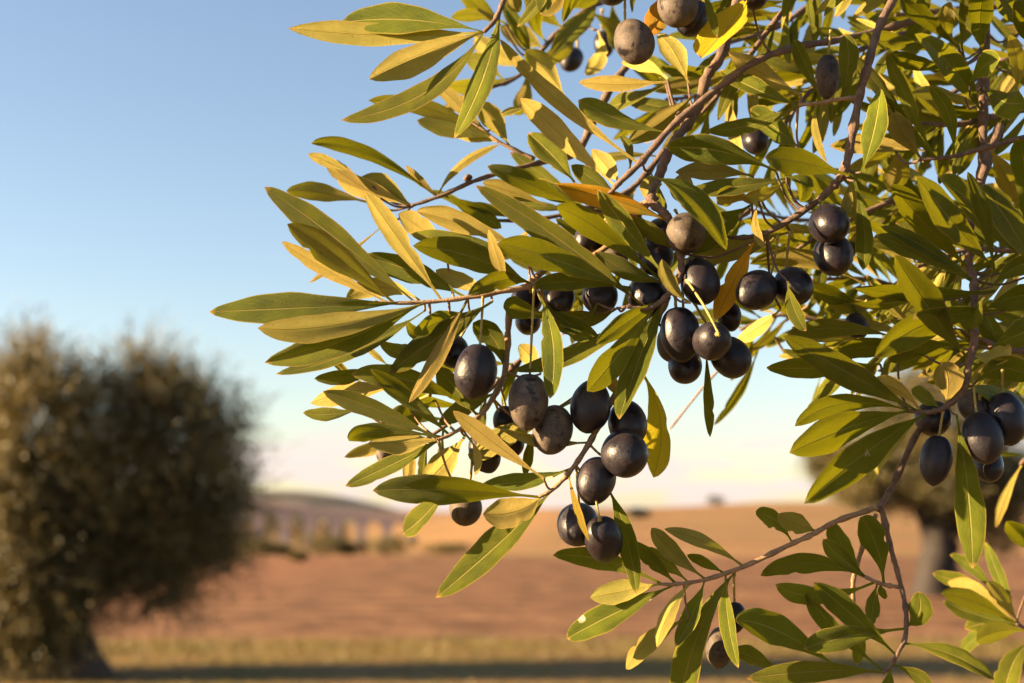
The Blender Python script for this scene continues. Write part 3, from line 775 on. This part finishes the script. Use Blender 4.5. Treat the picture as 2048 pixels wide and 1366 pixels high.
branch('out-of-focus leaf spray low beside the frame edge, over dry ground',
    [(2110, 1275, 120, 6), (2060, 1262, 118, 5), (2032, 1246, 116, 4)], '''
u 44 2034 1247 1955 1206 1882 1186 112 -16
u 44 2034 1252 1955 1230 1886 1202 118 24
d 44 2030 1244 1960 1190 1895 1165 122 12
u 38 1998 1206 1930 1170 1865 1147 140 24
u 30 2040 1240 2000 1160 1970 1085 134 20
d 34 2043 1247 2006 1200 1974 1162 104 4
d 44 2055 1270 2000 1262 1952 1282 104 -8
u 44 2045 1262 1985 1246 1930 1258 120 24
u 56 2062 1280 2024 1330 2008 1400 106 8
u 44 2085 1120 2040 1070 2012 1043 90 -6
u 34 2020 1240 1960 1270 1920 1310 150 20
u 30 1990 1190 1950 1140 1900 1110 150 24
''', seed=61)

branch('dark leaf tuft hanging in at the upper corner above a rusty stem',
    [(1966, -60, 60, 12), (1970, 60, 60, 12), (1966, 200, 58, 12), (1964, 330, 56, 11), (1950, 440, 52, 10)], '''
u 40 1875 106 1785 84 1700 82 14 -12
u 36 1900 140 1840 128 1778 108 14 -18
u 32 1868 310 1812 196 1773 107 0 18
u 56 1963 230 1908 138 1830 68 -5 -14 .5
d 42 1915 88 1890 52 1902 4 8 -8
u 40 1916 96 1856 42 1798 -4 6 4
u 54 1958 112 1960 40 1972 -30 0 -16
u 20 1924 96 1926 40 1932 -20 3 10
u 50 1940 166 1966 134 2000 118 -4 16
u 66 1972 172 2010 205 2052 200 -3 -18
d 36 2030 186 2036 130 2018 70 4 -8
u 34 1906 310 1898 230 1858 171 -4 -2
d 32 1930 196 1880 186 1824 186 16 30
d 52 1843 316 1808 268 1782 226 10 -4
u 28 1874 314 1826 270 1776 232 8 30
d 40 1850 302 1756 288 1660 292 40 28
d 58 1790 300 1796 340 1784 384 50 -10
u 56 2040 450 2050 360 2036 276 -4 6
d 50 1980 300 2010 350 2035 410 40 10
u 44 2050 60 2020 20 1990 -10 8 -18
u 50 2090 120 2060 60 2030 0 6 -10
''', extra_stems=[[(2100, 250, 0, 7), (2048, 274, 4, 6), (1954, 300, 8, 6), (1906, 313, 10, 5), (1843, 319, 12, 4)]], seed=71)

branch('blurred leaf spray at the top edge behind the lone dusty olive',
    [(1330, -60, 200, 8), (1260, -20, 190, 8), (1190, 10, 180, 7), (1120, 60, 170, 6), (1040, 150, 150, 5), (980, 175, 140, 4)], '''
d 30 1010 46 955 30 902 36 120 -6
u 46 1203 15 1158 50 1104 108 120 24
d 34 1040 150 960 172 890 168 120 4
d 40 1010 60 965 20 920 -12 120 10
u 34 1060 120 1040 60 1000 0 140 10
d 40 1130 60 1090 30 1050 -10 150 20
d 50 1090 100 1050 75 1000 55 160 10
u 40 1100 90 1070 40 1080 -20 140 -12
d 50 1060 130 1000 110 950 70 170 14
d 40 1150 40 1130 90 1080 130 150 6
u 50 1240 0 1180 -10 1120 10 170 -10
d 36 1195 60 1200 110 1170 150 150 30
u 44 1010 165 970 130 930 120 160 -8
d 40 1180 30 1230 60 1260 110 190 20
u 40 1230 10 1230 60 1240 100 190 -10
d 40 1060 140 1050 190 1030 230 150 -4
d 30 960 176 930 200 880 220 130 20
''', seed=81)
# blurred branches further back in the same tree, thick on the shaded side
def back_branch(label, stem, n, seed, zj=20, sz=(130, 200), lean=(-1, .25), wr=(.14, .20)):
    rng = random.Random(seed); rows = []
    cum = [0]
    for a, b in zip(stem, stem[1:]): cum.append(cum[-1] + math.hypot(b[0] - a[0], b[1] - a[1]))
    for k in range(n):
        q = (k + rng.random()) / n * cum[-1]; i = max(j for j in range(len(stem) - 1) if cum[j] <= q); f = (q - cum[i]) / (cum[i + 1] - cum[i])
        a, b = stem[i], stem[i + 1]; x = a[0] + (b[0] - a[0]) * f; y = a[1] + (b[1] - a[1]) * f; z = a[2] + (b[2] - a[2]) * f
        dx, dy = b[0] - a[0], b[1] - a[1]; l = math.hypot(dx, dy); dx /= l; dy /= l
        th = rng.choice((-1, 1)) * R(rng.uniform(22, 75)); vx = dx * math.cos(th) - dy * math.sin(th) + lean[0] * .35; vy = dx * math.sin(th) + dy * math.cos(th) + lean[1] * .35
        l = math.hypot(vx, vy); L = rng.uniform(*sz) * FOCUS / (FOCUS + z * .001) * rng.uniform(.75, 1.1); vx *= L / l; vy *= L / l
        bend = rng.uniform(-.1, .1)
        rows.append('%s %.0f %.0f %.0f %.0f %.0f %.0f %.0f %.0f %.0f' % (rng.choice('uuud'), L * rng.uniform(*wr), x, y, x + vx * .5 - vy * bend, y + vy * .5 + vx * bend, x + vx, y + vy, z + rng.uniform(-zj, zj), rng.uniform(-46, 30) if x > 1500 else rng.uniform(-30, 40)))
    return branch(label, stem, '\n'.join(rows), seed=seed)
BB = [
 ('blurred branch between the yellow leaf and the arching twig at the top', [(1700, -60, 150, 8), (1620, 10, 140, 7), (1540, 60, 130, 6), (1440, 90, 120, 4)], 16),
 ('blurred branch behind the curled leaves near the tan olive half hidden at the top', [(1900, 20, 170, 8), (1800, 80, 160, 7), (1700, 130, 150, 6), (1580, 150, 140, 4)], 18),
 ('blurred branch behind the reddish upright stem near the upper corner', [(2110, 90, 130, 9), (2030, 110, 130, 8), (1930, 170, 125, 6), (1840, 230, 120, 5), (1760, 300, 120, 4)], 20),
 ('leafy branch added for shade mostly above the top edge, dipping in by the big dusty olive', [(1500, -190, 30, 8), (1400, -150, 34, 7), (1280, -110, 40, 6), (1160, -90, 44, 4)], 18),  # this and the next two are added to shade the upper right leaves
 ('leafy branch added for shade mostly above the top edge, dipping in over the yellow leaf', [(1760, -160, 40, 8), (1660, -110, 44, 7), (1560, -80, 50, 6), (1440, -70, 54, 4)], 16),
 ('leafy branch added for shade mostly above the top edge near the upper corner tuft', [(2080, -160, 20, 8), (1960, -110, 24, 7), (1840, -70, 30, 6), (1720, -60, 34, 4)], 16),
 ('thin blurred branch behind the broad half-shaded leaf', [(1860, 330, 190, 7), (1740, 390, 180, 6), (1620, 440, 170, 5), (1500, 420, 160, 4)], 18),
 ('blurred branch at the frame edge behind the dark blue-green leaves', [(2120, 330, 120, 9), (2040, 380, 120, 8), (1940, 440, 115, 6), (1820, 480, 110, 4)], 18),
 ('blurred branch behind the pair of glossy olives and the shadowed leaves', [(1960, 600, 140, 8), (1860, 600, 130, 7), (1740, 560, 125, 6), (1620, 560, 120, 4)], 18),
 ('blurred branch behind the tall olives hanging at the centre', [(1500, 420, 110, 8), (1420, 470, 100, 7), (1330, 500, 90, 6), (1200, 520, 80, 5), (1120, 570, 70, 4)], 16),
 ('blurred branch behind the long pale leaf and the bare sky at mid height', [(1760, 650, 150, 8), (1640, 640, 150, 6), (1560, 630, 150, 5), (1480, 660, 150, 4)], 12),
 ('blurred branch at the frame edge above the dusty olive cluster', [(2120, 640, 90, 9), (2050, 680, 90, 8), (1980, 690, 85, 6), (1880, 660, 80, 4)], 16),
 ('blurred branch dangling under the frame edge past the dusty olive cluster', [(2120, 860, 170, 8), (2080, 890, 170, 6), (2040, 930, 170, 4)], 7),
 ('blurred branch with pale lit leaves behind the lowest left-pointing leaves', [(1060, 700, 60, 6), (1000, 760, 56, 6), (920, 830, 52, 5), (850, 880, 50, 4)], 9),
 ('blurred branch behind the orange leaf and the thin twig', [(1330, 300, 100, 8), (1260, 380, 90, 7), (1160, 420, 80, 6), (1060, 440, 74, 5), (960, 440, 70, 4)], 12),
 ('small blurred branch far behind the curled leaf by the arching twig', [(1480, 160, 170, 6), (1400, 190, 165, 5), (1330, 200, 160, 4)], 8),
 ('dark leafy branch just behind the reddish stem, reaching towards the broad half-shaded leaf', [(2110, 200, 70, 9), (2000, 230, 64, 8), (1900, 250, 60, 6), (1790, 240, 58, 4)], 18),
 ('dark leafy branch close behind the blue-green leaves at the frame edge', [(2120, 480, 60, 9), (2030, 500, 56, 8), (1930, 500, 54, 6), (1820, 540, 52, 4)], 18),
 ('dark leafy branch close behind the horizontal shaded leaves above the dusty cluster', [(2120, 700, 60, 9), (2020, 700, 56, 8), (1900, 660, 54, 6), (1760, 680, 52, 5), (1680, 720, 50, 4)], 18),
 ('blurred branch behind the stem fork near the glossy pair', [(1900, 420, 90, 8), (1800, 400, 86, 7), (1700, 440, 82, 6), (1590, 500, 80, 4)], 16),
 ('blurred branch behind the hanging yellow leaf at the top edge', [(1640, -60, 80, 8), (1560, 30, 76, 7), (1470, 150, 74, 6), (1400, 230, 72, 4)], 14),
 ('blurred branch high behind the two upright lit leaves', [(1830, 60, 90, 8), (1720, 100, 86, 7), (1640, 160, 84, 6), (1560, 260, 80, 4)], 16),
 ('blurred branch filling the upper corner behind the dark tuft', [(2120, -20, 160, 9), (2010, 10, 160, 8), (1900, 20, 155, 6), (1790, 30, 150, 4)], 16),
]
for k, (lb, st, n) in enumerate(BB): back_branch(lb, st, n if st[0][1] > 800 or st[0][0] < 1400 else int(n * 1.95), 200 + k)
branch('bare blurred twig with two thin leaves against pale sky under the hanging olives',
    [(1620, 610, 150, 3.5), (1560, 650, 150, 3.5), (1520, 695, 150, 3), (1440, 738, 150, 2.5), (1340, 858, 150, 2.5)], '''
u 22 1518 698 1480 780 1428 850 150 -20
u 12 1640 752 1632 790 1620 840 170 20
''', seed=300, thick=False)

# ------------------------------------------------------------------ olives
def olive(x, y, w, h, ang, z, bloom, at, label, near=False, rng=None):
    """ang: which way the stalk end points, degrees clockwise from straight up; at: where the stalk joins the twig"""
    seed = int(x * 13 + y * 7); rng = random.Random(seed)
    W = mm(w, z); apparent = h / w; real = max(1.30, apparent * 1.02)
    tilt = math.acos(max(0, min(1, (max(apparent, 1.0) ** 2 - 1) / (real ** 2 - 1))) ** .5)
    if apparent <= 1.02: tilt = R(74)
    a = R(ang); ax = (RIGHT * math.sin(a) + UP * math.cos(a)) * math.cos(tilt) - FWD * math.sin(tilt) * (1 if near else -1)
    ax.normalize(); e1 = ax.orthogonal().normalized(); e2 = ax.cross(e1)
    c = P(x, y, z); H = W * real; ns, nr = 28, 32; V, F = [], []
    sq = rng.uniform(-.03, .03); lean = rng.uniform(-.05, .05); ph = rng.uniform(0, 6)
    for i in range(ns + 1):
        th = math.pi * i / ns; y0 = math.cos(th); r = math.sin(th) ** .94
        yy = y0 * H / 2
        if i == ns: yy -= H * .012
        if y0 > .93: yy -= (y0 - .93) / .07 * H * .035          # dimple round the stalk
        if y0 < -.9: yy -= (-y0 - .9) / .1 * H * .022           # slight point
        for k in range(nr):
            p = 2 * math.pi * k / nr; rr = W / 2 * r * (1 + sq * math.cos(2 * p + ph) + .012 * math.sin(3 * p + ph + 4 * y0)) * (1 + .05 * y0 * (1 if sq > 0 else -1))
            V.append(ax * yy + e1 * (math.cos(p) * rr + lean * W * (1 - y0 * y0) * .5) + e2 * math.sin(p) * rr)
    for i in range(ns):
        for k in range(nr):
            k2 = (k + 1) % nr; F.append((i * nr + k, (i + 1) * nr + k, (i + 1) * nr + k2, i * nr + k2))
    o = link('olive', mesh_from('olive', V, F), None, OLIVE, c)
    tag(o, label, 'olive', 'ripe olives on the branches'); o['bloom'] = float(min(bloom, .9) if bloom > .7 else min(.25, .07 + bloom * .38))
    if at:
        top = ax * H * .46; end = P(*at) - c; r = mm(2.5, z)
        m = top * .55 + end * .45 + ax * (end - top).length * .10
        SV, SF = [], []; tube(SV, SF, catmull([(top, r * 2.1), (top + ax * W * .05, r * 1.25), (top + ax * W * .12, r), (m, r * .95), (end, r * 1.25)], 6), 8, .07, 7, rng)
        link('stalk', mesh_from('stalk', SV, SF), o, STALK)
OL = [
 (1267, 82, 80, 96, -18, 0, .74, (1250, -10, 4), 'large dusty olive alone on its stalk at the top, its sunlit face brown'),
 (1354, 10, 80, 92, -10, -2, .72, (1345, -60, 4), 'dusty olive cut by the top edge beside the orange leaf'),
 (1385, 38, 66, 80, 30, 10, .25, (1400, -40, 8), 'dark olive tucked behind the dusty one at the top edge'),
 (1222, -24, 70, 76, 0, 6, .3, (1225, -90, 6), 'olive almost cut off by the top edge, left of a thin stalk'),
 (1207, 88, 40, 56, -5, 240, .1, (1204, 20, 230), 'small blurred black olive hanging against the sky by a yellow-green leaf'),
 (1143, 120, 46, 54, 35, 230, .7, (1150, 50, 230), 'small blurred olive with a sunlit tan cheek against the sky'),
 (1507, -12, 62, 66, 0, 0, .2, (1505, -80, 4), 'olive at the top edge resting on the yellow leaf'),
 (1655, 153, 48, 92, 5, 14, .72, (1662, 60, 16), 'slim tan olive half covered by an upright leaf'),
 (1510, 278, 54, 62, 0, 60, .15, (1516, 214, 30), 'shaded olive peeping out above the broad dark leaves'),
 (1372, 466, 80, 74, 20, -2, .72, (1350, 420, 2), 'round dusty olive with a bright sun spot right of the orange leaf'),
 (1322, 470, 66, 70, 0, 14, .1, (1330, 425, 8), 'black olive mostly hidden behind the round dusty one'),
 (1312, 515, 70, 76, 10, 10, .15, (1340, 450, 8), 'black olive in the shade of the crossing leaves'),
 (1178, 476, 58, 66, 40, 26, .2, (1220, 430, 24), 'dark olive seen above the longest front leaf'),
 (1212, 482, 56, 64, 0, 30, .3, (1224, 430, 24), 'dark olive behind a bent yellow stalk above the front leaf'),
 (1228, 512, 60, 66, 20, 22, .75, (1250, 455, 20), 'shrivelled brownish olive in the gap between front leaves'),
 (1400, 562, 78, 96, -8, 2, .35, (1362, 520, 0), 'tall black olive with a tan sunlit band beside the orange leaf'),
 (1360, 668, 80, 110, -6, -1, .25, (1352, 560, 0), 'large black olive with a small sun fleck, top of the centre cluster'),
 (1350, 684, 70, 84, 10, 16, .8, (1345, 560, 4), 'brown olive edge showing behind the large black one'),
 (1425, 681, 76, 78, 15, -14, .7, (1372, 558, -2), 'olive seen end-on with a bright glint, front of the centre cluster', True),
 (1460, 714, 78, 86, -30, 4, .6, (1385, 600, 2), 'dusty olive lower right in the centre cluster'),
 (1371, 732, 68, 72, 12, 10, .35, (1365, 570, 6), 'dark olive lowest in the centre cluster'),
 (1458, 632, 50, 62, -10, 18, .15, (1430, 560, 10), 'olive hidden behind the orange leaf'),
 (1297, 594, 84, 78, 10, 12, .1, (1330, 560, 4), 'blue-black olive under the forked leaf tip'),
 (1200, 592, 72, 74, 0, 14, .35, (1230, 530, 14), 'black olive with a brown lower side under the long front leaf'),
 (1116, 594, 66, 76, 0, 14, .1, (1125, 545, 14), 'glossy black olive just below the middle stem'),
 (1053, 600, 64, 66, 0, 22, .1, (1065, 560, 12), 'shaded olive partly behind the stem and a stalk'),
 (1056, 644, 52, 48, 0, 26, .2, (1062, 575, 10), 'small dark olive behind the notched shaded leaf'),
 (1512, 580, 76, 90, 55, 0, .45, (1556, 470, 6), 'blue-black olive tilted towards its partner on a forked stalk'),
 (1587, 573, 78, 80, -20, 4, .2, (1580, 462, 6), 'dark olive behind a narrow hanging leaf'),
 (1659, 449, 79, 78, -20, -4, .05, (1640, 400, 2), 'glossy black olive, upper one of a touching pair'),
 (1666, 511, 78, 86, -4, 2, .08, (1652, 410, 4), 'glossy black olive, lower one of a touching pair'),
 (952, 742, 86, 110, 8, -4, .4, (966, 592, -1), 'large blue-black olive with dark blotches on a knobbly yellow stalk'),
 (907, 704, 64, 62, 10, 18, .15, (955, 620, 6), 'dark olive behind the large blotched one'),
 (1056, 803, 82, 112, 4, -2, 1.15, (1068, 572, 0), 'big tan dusty olive, half lit and half in shadow'),
 (1105, 860, 82, 98, 18, 5, 1.05, (1256, 742, 8), 'speckled dusty olive crossed by a narrow leaf'),
 (1181, 812, 80, 106, 10, 2, .4, (1239, 772, 8), 'black olive with a tan sunlit rim on one side'),
 (1255, 846, 78, 92, -5, 8, .2, (1240, 770, 8), 'black olive behind the pointed leaf tip'),
 (1250, 905, 93, 84, -30, -4, .4, (1228, 792, 8), 'wide black olive in front of the yellow leaf'),
 (1192, 962, 78, 96, 20, -1, .45, (1180, 890, 3), 'black olive with a sunlit patch under the wide one'),
 (1155, 1050, 84, 86, 25, 3, .55, (1152, 930, 1), 'shiny brown-black olive of the lowest pair, farther one'),
 (1207, 1079, 77, 96, -12, -5, .6, (1180, 930, 1), 'shiny purple-black olive of the lowest pair, nearer one', True),
 (932, 1016, 66, 66, 10, 26, .8, (945, 920, 20), 'brown olive peeping out under the long flat leaf'),
 (969, 904, 62, 84, -20, 22, .6, (955, 838, 10), 'shaded olive behind two thin hanging stalks'),
 (1018, 880, 60, 72, -20, 22, .3, (988, 800, 12), 'dark olive behind the yellow lit leaf'),
 (770, 908, 36, 38, 20, 42, .9, (830, 868, 30), 'tiny bit of brown olive beyond the pale short leaf'),
 (818, 832, 50, 58, 20, 34, .15, (860, 790, 24), 'small dark olive lost among the lower leaves'),
 (1010, 840, 46, 58, 0, 24, .2, (1000, 770, 16), 'dark olive beside the big tan one'),
 (1872, 920, 64, 100, 12, 0, .6, (1886, 822, 0), 'slate-dusty olive with a curved sunlit edge, lower left of the shaded cluster'),
 (1965, 874, 78, 104, -8, -5, .6, (1946, 760, -1), 'large slate-dusty olive in the middle of the shaded cluster'),
 (2014, 836, 74, 106, -4, 2, .35, (2005, 740, -2), 'black olive at the frame edge of the shaded cluster'),
 (1948, 812, 62, 66, -10, 12, .75, (1938, 740, 2), 'brown-topped olive at the back of the shaded cluster'),
 (1866, 836, 72, 62, 60, 12, .3, (1900, 806, 2), 'dark olive behind the fan of leaf bases'),
 (1976, 930, 60, 68, 0, 14, .3, (1960, 790, 4), 'dark olive lowest in the shaded cluster'),
 (1440, 1294, 54, 80, 8, 14, .75, (1455, 1160, 2), 'low brown olive behind a narrow hanging leaf'),
 (1470, 1234, 44, 60, 0, 24, .3, (1468, 1150, 4), 'dark olive hidden above the low brown one'),
 (1713, 652, 48, 54, 0, 34, .3, (1735, 600, 34), 'dark olive top showing above a lit horizontal leaf'),
 (1793, 416, 36, 50, 0, 260, 1.0, (1790, 360, 250), 'blurred tan olive far back among the leaves'),
 (1770, 436, 34, 44, 10, 270, .5, (1776, 370, 250), 'blurred brown olive far back, beside a tan one'),
]
for o in OL: olive(*o)
